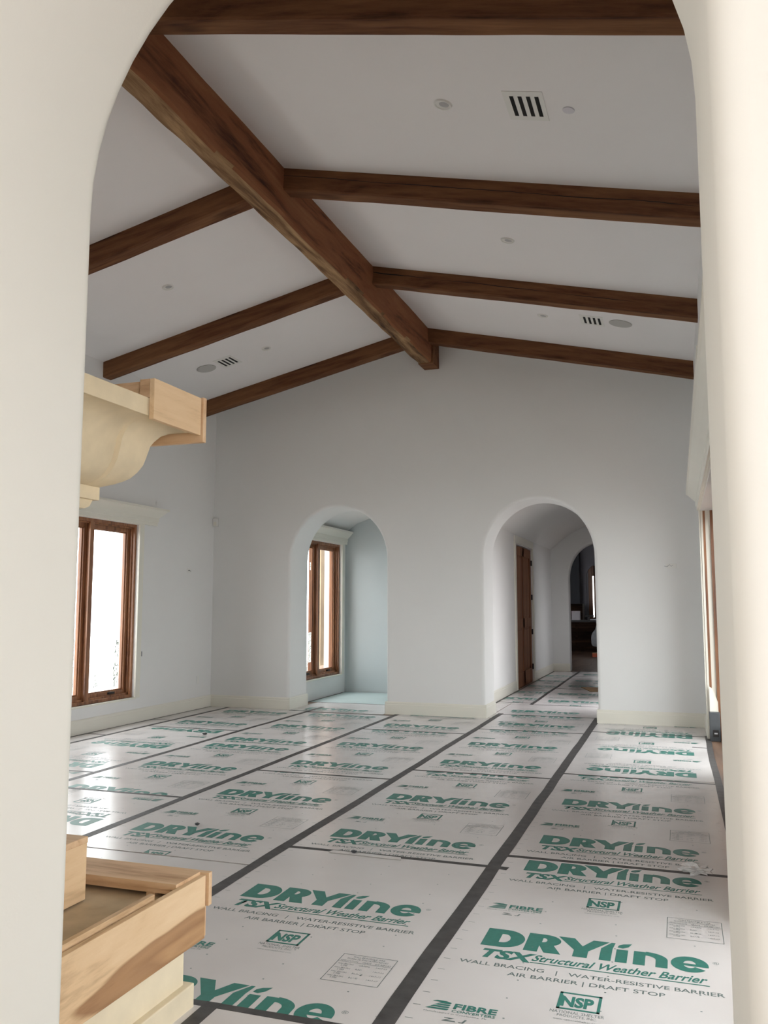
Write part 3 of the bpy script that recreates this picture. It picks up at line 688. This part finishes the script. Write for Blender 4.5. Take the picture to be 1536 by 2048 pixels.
# black tape over the seams
def tape(x0, y0, x1, y1, wd, label, seed, z=.0062):
    L = math.hypot(x1-x0, y1-y0); n = max(4, int(L/.12)); dx, dy = (x1-x0)/L, (y1-y0)/L; bm = nb(); rows = []
    cx, cy = (x0+x1)/2, (y0+y1)/2
    for i in range(n+1):
        t = i/n; o1 = noise.noise((t*L*.8, seed, 0))*.010; w1 = wd/2+noise.noise((t*L*2.5, seed, 5))*.004; w2 = wd/2+noise.noise((t*L*2.5, seed, 8))*.004
        px, py = x0+(x1-x0)*t-dy*o1-cx, y0+(y1-y0)*t+dx*o1-cy
        rows.append([bm.verts.new((px-dy*a, py+dx*a, zz)) for a, zz in ((-w1, 0), (w2, 0), (w2, .0007), (-w1, .0007))])
    for i in range(n):
        for j in range(4): bm.faces.new((rows[i][j], rows[i][(j+1) % 4], rows[i+1][(j+1) % 4], rows[i+1][j]))
    bm.faces.new(rows[0]); bm.faces.new(rows[-1]); bmesh.ops.recalc_face_normals(bm, faces=bm.faces)
    tag(obj('seam_tape', bm, 'tape', loc=(cx, cy, z)), label, 'tape', 'black tape over the sheet seams')
tape(TA, .2, TA, 11.25, .075, 'long black tape strip, nearest to the right, running to the right archway', 1)
tape(TB, 2.9, TB, 11.3, .068, 'long black tape strip from the wrapped hearth to the right archway\'s left jamb', 2)
tape(TC, 1.8, TC, YF-.02, .062, 'long black tape strip running to the right jamb of the left archway', 3)
tape(TD, 1.8, TD, 11.2, .058, 'long black tape strip running into the left archway', 4)
tape(TE, 1.8, TE, YF-.03, .05, 'long black tape strip nearest to the left window wall', 5)
tape(XL+.032, 1.8, XL+.032, YF-.03, .028, 'thin black tape along the foot of the left wall', 6)
tape(.272, 3.0, .252, 10.1, .055, 'black tape along the right edge of the sheets by the right wall', 7)
CT = [(TA, .25, 4.985, 'rightmost row, under the crumpled plastic'), (TA, .25, 7.50, 'rightmost row, second from the bottom'), (TA, .25, 10.03, 'rightmost row, next to the far wall'),
      (TB, TA, 2.84, 'beside the hearth foot, bottom of the picture'), (TB, TA, 4.755, 'behind the white scrap strip'), (TB, TA, 7.24, 'second in the row leading to the right archway'), (TB, TA, 9.83, 'just before the right archway'),
      (TC, TB, 6.80, 'in the middle of the room'), (TC, TB, 9.40, 'before the pier between the archways'), (TD, TC, 5.675, 'near the bright window reflection'),
      (TE, TD, 6.26, 'at the left edge of the view'), (TE, TD, 8.81, 'below the left window\'s far end'), (TD, TC, 10.62, 'at the sill of the left archway')]
for i, (a, b, y, d) in enumerate(CT):
    sk = {4.755: .0, 7.50: -.06}.get(y, 0)
    tape(a, y+.0, b, y+sk, .040 if y < 6 else .034, 'short black cross tape '+d, 20+i, .0055)
tape(XL+.05, 8.07, TE, 8.07, .03, 'tiny black tape on the filler strip below the left window', 40, .0055)
tape(XL+.05, 9.33, TE, 9.33, .03, 'tiny black tape on the filler strip right of the left window', 41, .0055)
tape(.09, 9.28, .24, 9.25, .03, 'tiny black tape stub near the dark case by the right wall', 42, .0055)
tape(-1.60, 2.0, -1.615, 2.86, .06, 'black tape along the foot of the wrapped hearth', 43, .0060)
tape(-1.0, 4.755, -.915, 4.745, .05, 'black tape end poking out past the long seam', 44, .0058)
tape(HX, 12.43, HX, 18.85, .05, 'long black tape strip down the hall beyond the right archway', 45)
for i, (x0, x1, y) in enumerate(((-2.25, -.95, 11.21), (-2.55, HX, 12.63), (HX, -.8, 12.43), (-2.55, HX, 14.46), (HX, -.8, 14.91), (HX, -.8, 17.61), (-2.2, -.8, 18.86), (-5.02, -3.67, 11.73))):
    tape(x0, y, x1, y, .035, ['black cross tape under the right archway', 'black cross tape before the brown hall door', 'black cross tape past the right archway, right half', 'black cross tape at the foot of the brown hall door',
         'black cross tape in the hall before the cardboard scrap', 'black cross tape in the hall beyond the cardboard scrap', 'black cross tape at the last arch of the hall', 'black cross tape behind the left archway'][i], 50+i, .0055)
tape(-2.54, 11.4, -2.55, 18.7, .03, 'thin black tape along the foot of the hall\'s left wall', 60)
tape(-5.17, 11.4, -5.18, 13.1, .03, 'thin black tape below the window behind the left archway', 61)

# things lying on the sheets
st = nb(); prism(st, [(-.225, -.012), (.215, -.02), (.20, .018), (-.21, .028)], 0, .004, 'z')
tag(obj('scrap_strip', st, 'sheet', loc=(-1.72, 4.725, .0072)), 'thin white scrap strip lying along a cross seam', 'scrap')
def blob(name, r, loc, mat, amp, seed, sub=3, sc=(1, 1, 1), freq=2.2):
    bm = nb(); bmesh.ops.create_icosphere(bm, subdivisions=sub, radius=1)
    for v in bm.verts:
        n = noise.noise(v.co*freq+Vector((seed, 0, 0))); k = 1+amp*n
        v.co = Vector((v.co.x*sc[0], v.co.y*sc[1], v.co.z*sc[2]))*r*k
    mz = min(v.co.z for v in bm.verts)
    for v in bm.verts: v.co.z -= mz
    return obj(name, bm, mat, loc=loc, smooth=False)
tag(blob('crumpled_plastic', .036, (.045, 4.93, .0068), 'wrap', 1.3, 3, 3, (1.6, .9, .6), 2.6), 'crumpled clear plastic scrap on the tape near the right wall', 'plastic scrap')
tag(blob('wax_crumb', .014, (-1.797, 4.735, .0115), 'case', .4, 5, 2, (1.3, .8, .6)), 'small dark crumb on the white scrap strip', 'crumb')
tag(blob('wax_crumb', .013, (-2.98, 5.0, .0060), 'case', .5, 9, 2, (1.2, .9, .7)), 'small black crumb behind the wrapped hearth', 'crumb')
tag(blob('wax_crumb', .022, (-4.95, 8.42, .0062), 'case', .5, 12, 2, (1.2, .9, .5)), 'small black crumb by the tape below the left window', 'crumb')

# ------------------------------------------------------------------ fireplace on the near wall
fp = thing('fireplace', 'cream limestone fireplace with a flared mantel above a raised hearth, behind the foreground arch', 'fireplace', (-2.6, YN, 0))
def FP(name, bm, mat, par=fp, smooth=False):
    for v in bm.verts: v.co -= fp.location
    return obj(name, bm, mat, par, smooth=smooth)
FX0, FX1 = -4.2, -1.70            # body in X
hb = nb(); box(hb, FX0, FX1, YN, 2.785, 0, .385, bev=.004)
FP('hearth', hb, 'hearth_stone'); FP('hearth_plinth', bx(FX0-.02, -1.672, YN, 2.812, 0, .085, bev=.004), 'hearth_stone')
FP('hearth_top', bx(FX0-.01, FX1+.012, YN, 2.80, .385, .405, bev=.003), 'dusty')
FP('firebox_back', bx(-3.5, -2.4, YN, YN+.06, .405, 1.3), 'black')
br = nb()
box(br, -2.35, -1.87, YN, 2.30, .405, 1.77); box(br, -4.03, -3.55, YN, 2.30, .405, 1.77); box(br, -3.55, -2.35, YN, 2.30, 1.25, 1.77)
FP('surround', br, 'stone')
prof = [(0, 1.817), (.034, 1.830), (.054, 1.841), (.072, 1.854), (.089, 1.877), (.102, 1.903), (.108, 1.927), (.113, 1.950), (.118, 1.972), (.127, 1.989), (.143, 2.010), (.178, 2.030), (.222, 2.036)]
def mould(y_n, x_n, yend=None, lift=0.0):
    """cyma moulding carried round the mantel: right return, front, left return"""
    bm = nb(); rows = []
    for p, z in prof:
        xr, xl, yf = x_n+p, (FX0+.35)*1.0-(p), y_n+p
        rows.append([bm.verts.new(q) for q in ((xr, YN, z), (xr, (YN+2.352)/2, z), (xr, 2.344, z), (xr-.005, 2.352, z), (xr+lift*1.0, 2.360, z), (xr+lift*.8, yf-.02, z), (xr, yf, z), ((xr+xl)/2, yf, z), (xl, yf, z), (xl, YN, z))])
    for a, b in zip(rows[:-1], rows[1:]):
        for i in range(len(a)-1): bm.faces.new((a[i], a[i+1], b[i+1], b[i]))
    bm.faces.new(rows[0]); bm.faces.new(rows[-1][::-1])
    bmesh.ops.recalc_face_normals(bm, faces=bm.faces); return bm
FP('mantel_moulding', mould(2.416, -1.85, lift=.010), 'stone', smooth=True)
FP('mantel_neck', bx(-3.87, -1.848, YN, 2.418, 1.772, 1.817, bev=.002), 'stone')
FP('mantel_lower_bead', prism(nb(), [(YN, 1.74), (2.36, 1.74), (2.385, 1.75), (2.40, 1.772), (YN, 1.772)], -3.86, -1.862, 'x'), 'stone')
FP('mantel_shelf', bx(-4.09, -1.618, YN, 2.645, 2.036, 2.096, bev=.002), 'stone')
# protective timber round the mantel shelf
mg = thing('mantel_guard', 'pale timber board guard boxed round the mantel shelf corner', 'board guard', (-1.60, 2.5, 2.02))
def PG(par, name, bm, mat):
    for v in bm.verts: v.co -= par.location
    return obj(name, bm, mat, par)
PG(mg, 'side_board', bx(-1.617, -1.598, 2.352, 2.645, 2.024, 2.160, bev=.0015), 'poplar_y')
PG(mg, 'end_block', bx(-1.655, -1.618, 2.353, 2.378, 2.098, 2.160), 'poplar_x')
PG(mg, 'front_board', bx(-4.11, -1.590, 2.647, 2.668, 2.000, 2.163, bev=.0015), 'poplar_x')
PG(mg, 'cross_board', bx(-2.05, -1.657, 2.37, 2.392, 2.098, 2.158), 'poplar_x')
PG(mg, 'top_rail', bx(-4.05, -1.657, 2.625, 2.645, 2.098, 2.158), 'poplar_x')
# protective timber round the hearth
hg = thing('hearth_guard', 'pale poplar boards boxed round the raised hearth', 'board guard', (-1.65, 2.8, .2))
PG(hg, 'side_board', bx(-1.672, -1.650, 1.74, 2.838, .229, .447, bev=.0015), 'poplar_heart')
PG(hg, 'inner_strip', bx(-1.700, -1.680, 1.74, 2.56, .405, .462, bev=.001), 'poplar_y')
PG(hg, 'front_board', bx(-4.25, -1.638, 2.840, 2.862, .34, .455, bev=.0015), 'poplar_x')
PG(hg, 'front_board_lower', bx(-4.25, -1.66, 2.840, 2.860, .23, .338), 'poplar_x')
PG(hg, 'top_board', prism(nb(), [(-4.2, 2.680), (-1.674, 2.680), (-1.674, 2.838), (-4.2, 2.838)], .437, .457, 'z'), 'poplar_x')
PG(hg, 'lower_top_board', bx(-4.2, -1.70, 2.685, 2.838, .420, .437), 'poplar_x')
PG(hg, 'spacer_block', bx(-1.80, -1.765, 2.69, 2.73, .405, .420), 'poplar_x')
# boxed column base standing on the hearth
bxg = thing('column_guard', 'pale boxed timber sleeve standing on the hearth at its left edge', 'board guard', (-2.0, 2.4, .405))
PG(bxg, 'side_panel', bx(-1.985, -1.965, 1.9, 2.572, .412, .600, bev=.001), 'poplar_y')
PG(bxg, 'cap_board', bx(-2.45, -1.963, 1.9, 2.574, .600, .622, bev=.002), 'poplar_x')
PG(bxg, 'front_panel', bx(-2.45, -1.986, 2.55, 2.572, .412, .600), 'poplar_x')

# ------------------------------------------------------------------ wall fittings
ms = thing('motion_sensor', 'small white motion sensor in the far left corner of the room', 'sensor', (-6.235, 10.755, 2.59))
obj('sensor_body', bx(-.022, .055, -.025, .023, -.062, .062, bev=.010), 'white_plastic', ms)
obj('sensor_lens', bx(-.006, .039, -.029, -.024, -.042, .008, bev=.0015), 'trim', ms)
jb = thing('bracket_plate', 'small white bracket plate with bare wires on the far wall, right of the right archway', 'wall plate', (-.055, YF, 1.882))
obj('plate', bx(-.055, .06, -.006, 0, -.026, .026, bev=.002), 'white_plastic', jb)
obj('wire_clip', prism(nb(), [(-.08, -.004), (-.045, -.012), (-.02, .012), (.0, -.008), (.02, .008), (.02, .013), (0, -.001), (-.02, .018), (-.05, -.004), (-.08, .002)], -.014, -.008, 'y'), 'grey_lens', jb)
jl = thing('junction_box', 'small pale junction box with stub wires on the left wall near the corner', 'wall box', (XL, 10.14, 1.882))
obj('plate', bx(0, .004, -.05, .05, -.03, .03, bev=.001), 'white_plastic', jl); obj('wire_stub', bx(.004, .02, -.02, -.008, -.005, .004), 'case', jl); obj('wire_stub', bx(.004, .016, .02, .03, -.012, -.002), 'grey_lens', jl)
ca = thing('cable_stub', 'short dark cable stub in the wall beside the left window\'s right casing', 'cable', (XL, 9.10, .82))
obj('cable', bx(.0, .012, -.004, .004, -.03, .03, bev=.002), 'grey_lens', ca)
tag(obj('wall_outlet', bx(XL, XL+.005, 10.40, 10.46, .35, .45, bev=.002), 'white_plastic'), 'faint white outlet cover low on the left wall near the corner', 'outlet')
tag(obj('wall_outlet', bx(-3.95, -3.91, 13.255, 13.262, 1.80, 1.82), 'case'), 'tiny dark wall box in the room behind the left archway', 'outlet')
hk = thing('wire_stub_box', 'tiny wire stub on the hall wall just inside the right archway', 'wire', (-2.565, 12.1, 1.9))
obj('wire', bx(0, .02, -.03, .03, -.03, .03, bev=.004), 'cardboard', hk)
tc = thing('tool_case', 'dark grey tool case with a latch on the door threshold by the right wall', 'case', (XR+.056, 9.78, .0))
obj('case_body', bx(-.05, .055, -.03, .06, 0, .30, bev=.006), 'case', tc)
lt = nb(); prism(lt, [(-.02, .05), (.035, .05), (.035, .12), (-.02, .12)], -.035, -.031, 'y'); obj('latch', lt, 'steel_black', tc)
obj('latch_bar', bx(-.008, .024, -.039, -.035, .078, .092), 'grey_lens', tc)

# ------------------------------------------------------------------ room behind the left archway
Y2 = YF+TH2
rect_wall('wall_study_left', 'y', Y2, 13.5, 0, 3.3, -5.51, -5.21, [(11.30+.1, 13.09, .31, 2.40)])
struct('wall_study_far', bx(-5.21, -2.795, 13.27, 13.5, 0, 3.3), 'wall_study')
struct('wall_study_right', bx(-2.83, -2.795, Y2, 13.5, 0, 3.3), 'wall_study')
vb = nb(); n = 12
pts = [(-5.21+2.415*i/n, 2.62+.32*math.sin(PI*i/n)**.6 if 0 < i < n else 2.62) for i in range(n+1)]
prism(vb, pts+[(-2.795, 3.3), (-5.21, 3.3)], Y2, 13.3, 'y'); sharp(vb, 30); struct('ceiling_study', vb, 'wall')
window_unit(3, -5.21, 11.40, 13.09, .31, 2.40, 2, 'tall brown wood window seen through the left archway',
            [(12.05, .55, .10, .45), (11.95, .42, .08, .16), (12.08, 1.95, .03, .12)])
portal('window_daylight', (-5.50, 12.25, 1.355), RX_P, 2.05, 1.64)

# ------------------------------------------------------------------ hall behind the right archway
HL, HR, HE = -2.59, -.74, 18.87
rect_wall('wall_hall_left', 'y', Y2, HE, 0, 2.62, HL-.2, HL, [(14.50, 16.22, 0, 2.46)])
rect_wall('wall_hall_right', 'y', Y2, HE, 0, 2.62, HR, HR+.2, [(12.1, 13.0, .2, 2.1), (17.4, 17.8, .5, 2.0)])
vb = nb(); n = 20
pts = [(HL-.2, 2.62), (HL, 2.62)]+[(HL+(HR-HL)*i/n, 2.62+.50*math.sin(PI*i/n)) for i in range(1, n)]+[(HR, 2.62), (HR+.2, 2.62), (HR+.2, 3.4), (HL-.2, 3.4)]
prism(vb, pts, Y2, HE, 'y'); sharp(vb, 30); struct('ceiling_hall', vb, 'wall')
arch_wall('wall_hall_far', -5.0, 1.5, [(-5, 4.2), (1.5, 4.2)], HE, HE+.35, [(-2.22, -.98, 1.98, .77)], 'wall', .03)
struct('baseboard_hall', joinbm(baseboard('', (HL, Y2), (HL, 14.38), (1, 0)), baseboard('', (HL, 16.34), (HL, HE), (1, 0)), baseboard('', (HL, HE), (-2.22, HE), (0, -1))), 'trim')
portal('hall_daylight', (HR+.19, 12.55, 1.15), RX_N, 1.88, .88); portal('hall_daylight', (HR+.19, 17.6, 1.25), RX_N, 1.48, .38)
struct('wall_light_block', bx(HL-.30, HL-.2, 14.3, 16.4, 0, 2.6), 'wall')  # unseen backing, added to stop outside light leaking round the hall door
dr = thing('door_3', 'brown four-panel wooden door with black hinges in the hall', 'door', (HL, 15.36, 0), kind='structure')
def PD(name, bm, mat, par=dr):
    for v in bm.verts: v.co -= dr.location
    return obj(name, bm, mat, par)
cs = nb(); box(cs, HL, HL+.022, 14.38, 14.50, 0, 2.47, bev=.003); box(cs, HL, HL+.022, 16.22, 16.34, 0, 2.47, bev=.003); box(cs, HL, HL+.022, 14.38, 16.34, 2.47, 2.60, bev=.003)
PD('casing', cs, 'trim')
dl = nb(); X0 = HL-.05; X1 = HL-.012
for a, b, c, d in ((14.52, 14.68, .01, 2.44), (16.04, 16.20, .01, 2.44), (15.29, 15.43, .01, 2.44), (14.68, 16.04, .01, .26), (14.68, 16.04, 2.28, 2.44), (14.68, 16.04, 1.02, 1.18)): box(dl, X0, X1, a, b, c, d)
box(dl, X0, X0+.022, 14.6, 16.1, .1, 2.4)
for a, b in ((14.72, 15.25), (15.47, 16.0)):
    for c, d in ((.30, .98), (1.22, 2.24)): box(dl, X0+.02, X0+.032, a, b, c, d, bev=.008)
PD('door_leaf', dl, 'door')
for z in (.28, .92, 1.56, 2.20): PD('hinge', bx(HL-.02, HL+.012, 16.18, 16.24, z-.05, z+.05, bev=.003), 'steel_black')
cbm = prism(nb(), [(-1.62, 15.25), (-1.2, 15.3), (-1.15, 14.6), (-1.40, 14.55), (-1.46, 14.75)], 0, .006, 'z')
for v in cbm.verts: v.co -= Vector((-1.4, 14.9, 0))
tag(obj('cardboard_scrap', cbm, 'cardboard', loc=(-1.4, 14.9, .0066)), 'torn tan cardboard scrap on the hall floor', 'cardboard')

# ------------------------------------------------------------------ dim kitchen at the end of the hall
KY = 30.0
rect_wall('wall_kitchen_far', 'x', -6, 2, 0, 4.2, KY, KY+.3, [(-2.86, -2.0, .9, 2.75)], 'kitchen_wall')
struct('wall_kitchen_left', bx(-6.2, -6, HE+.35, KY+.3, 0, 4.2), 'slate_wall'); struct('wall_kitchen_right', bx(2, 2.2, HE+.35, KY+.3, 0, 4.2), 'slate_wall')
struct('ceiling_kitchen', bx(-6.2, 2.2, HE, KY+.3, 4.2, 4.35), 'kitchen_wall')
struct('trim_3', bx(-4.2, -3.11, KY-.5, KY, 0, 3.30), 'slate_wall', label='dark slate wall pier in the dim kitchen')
# arched mouldings and window
def arch_ring(cx, r0, r1, spring, y0, y1, bottom):
    bm = nb(); n = 20
    o_ = [(cx-r1, bottom)]+[(cx-r1*math.cos(PI*i/n), spring+r1*math.sin(PI*i/n)) for i in range(n+1)]+[(cx+r1, bottom)]
    i_ = [(cx-r0, bottom)]+[(cx-r0*math.cos(PI*i/n), spring+r0*math.sin(PI*i/n)) for i in range(n+1)]+[(cx+r0, bottom)]
    for a, b, y in ((o_, i_, y0), (o_, i_, y1)):
        va = [bm.verts.new((p[0], y, p[1])) for p in a]; vb_ = [bm.verts.new((p[0], y, p[1])) for p in b]
        for k in range(len(a)-1): bm.faces.new((va[k], va[k+1], vb_[k+1], vb_[k]))
        if y == y0: s0 = (va, vb_)
        else:
            for L0, L1 in zip(s0, (va, vb_)):
                for k in range(len(L0)-1): bm.faces.new((L0[k], L0[k+1], L1[k+1], L1[k]))
    bmesh.ops.recalc_face_normals(bm, faces=bm.faces); return bm
struct('trim_4', arch_ring(-2.43, .49, .62, 2.35, KY-.06, KY, 0), 'kitchen_wall', label='grey arched moulding round the kitchen window')
kw = thing('window_4', 'arched kitchen window with brown frame at the end of the hall', 'window', (-2.43, KY, .9), kind='structure')
def PK(name, bm, mat):
    for v in bm.verts: v.co -= kw.location
    return obj(name, bm, mat, kw)
fr = nb()
box(fr, -2.86, -2.725, KY+.02, KY+.14, .9, 2.75); box(fr, -2.68, -2.36, KY+.02, KY+.14, .9, 2.75); box(fr, -2.735, -2.0, KY+.02, KY+.14, 2.40, 2.75); box(fr, -2.72, -2.0, KY+.02, KY+.14, .9, 1.0)
PK('window_frame', fr, 'frame'); PK('pane', bx(-2.72, -2.0, KY+.07, KY+.074, .95, 2.5), 'glass')
portal('kitchen_daylight', (-2.4, KY+.29, 1.8), RY_N, .85, 1.8)
isl = thing('kitchen_island', 'dark wood kitchen island with dark worktop at the end of the hall', 'island', (-2.6, 27.3, 0))
obj('cabinet_body', bx(-1.0, 1.6, -.3, .5, 0, .89, bev=.005), 'dark_wood', isl); obj('worktop', bx(-1.05, 1.65, -.35, .55, .89, .95, bev=.006), 'steel_black', isl)
for i in range(4): obj('door_panel', bx(-.95+i*.62, -.40+i*.62, -.318, -.3, .10, .84, bev=.006), 'dark_wood', isl)
tag(obj('paper_stack', bx(-3.115, -2.88, 27.1, 27.4, .95, 1.23, bev=.004), 'paper'), 'white paper carton on the kitchen island', 'box')
kb = thing('tap_fixture', 'dark fixture standing on the kitchen island beside the white carton', 'fixture', (-2.62, 27.3, .95))
obj('stem', bx(-.03, .03, -.03, .03, 0, .13, bev=.004), 'steel_black', kb); obj('arm', bx(-.12, .16, -.04, .04, .10, .15, bev=.01), 'steel_black', kb)
tag(obj('back_cabinet', bx(-4.0, -2.95, KY-1.2, KY-.55, 0, 1.45, bev=.01), 'dark_wood'), 'dark brown cabinet against the slate pier in the kitchen', 'cabinet')
tag(obj('paper_pile', bx(-2.56, -2.30, 27.12, 27.3, .95, .985, bev=.003), 'paper'), 'flat pile of papers on the kitchen island', 'papers')
tag(blob('dust_sheet_bundle', .34, (-2.12, 26.2, .0), 'grey_cloth', .35, 4, 4, (.9, .8, 1.15), 1.6), 'pale grey cloth bundle in front of the kitchen island', 'bundle')
ob = thing('carton', 'small orange carton on the floor before the kitchen island', 'box', (-2.12, 24.4, 0))
obj('carton_body', bx(-.14, .14, -.1, .1, 0, .10, bev=.003), 'orange_box', ob); obj('carton_rim', bx(-.145, .145, -.105, .105, .10, .112), 'cardboard', ob)

# ------------------------------------------------------------------ room the camera stands in
rect_wall('wall_back', 'x', -3.2, 1.9, 0, 4.9, -3.8, -3.5, [(-2.6, -1.2, .2, 2.6)], 'wall_cream')
rect_wall('wall_vestibule_right', 'y', -3.5, 1.14, 0, 4.9, 1.6, 1.9, [(-2.6, -.35, .3, 2.7)], 'wall_cream')
rect_wall('wall_vestibule_left', 'y', -3.5, 1.14, 0, 4.9, -3.2, -2.9, [], 'wall_cream')
struct('ceiling_vestibule', bx(-3.2, 1.9, -3.8, 1.14, 3.6, 3.75), 'ceiling')
portal('vestibule_daylight', (-1.9, -3.79, 1.4), RY_P, 1.38, 2.38); portal('vestibule_daylight', (1.89, -1.475, 1.5), RX_N, 2.38, 2.22)
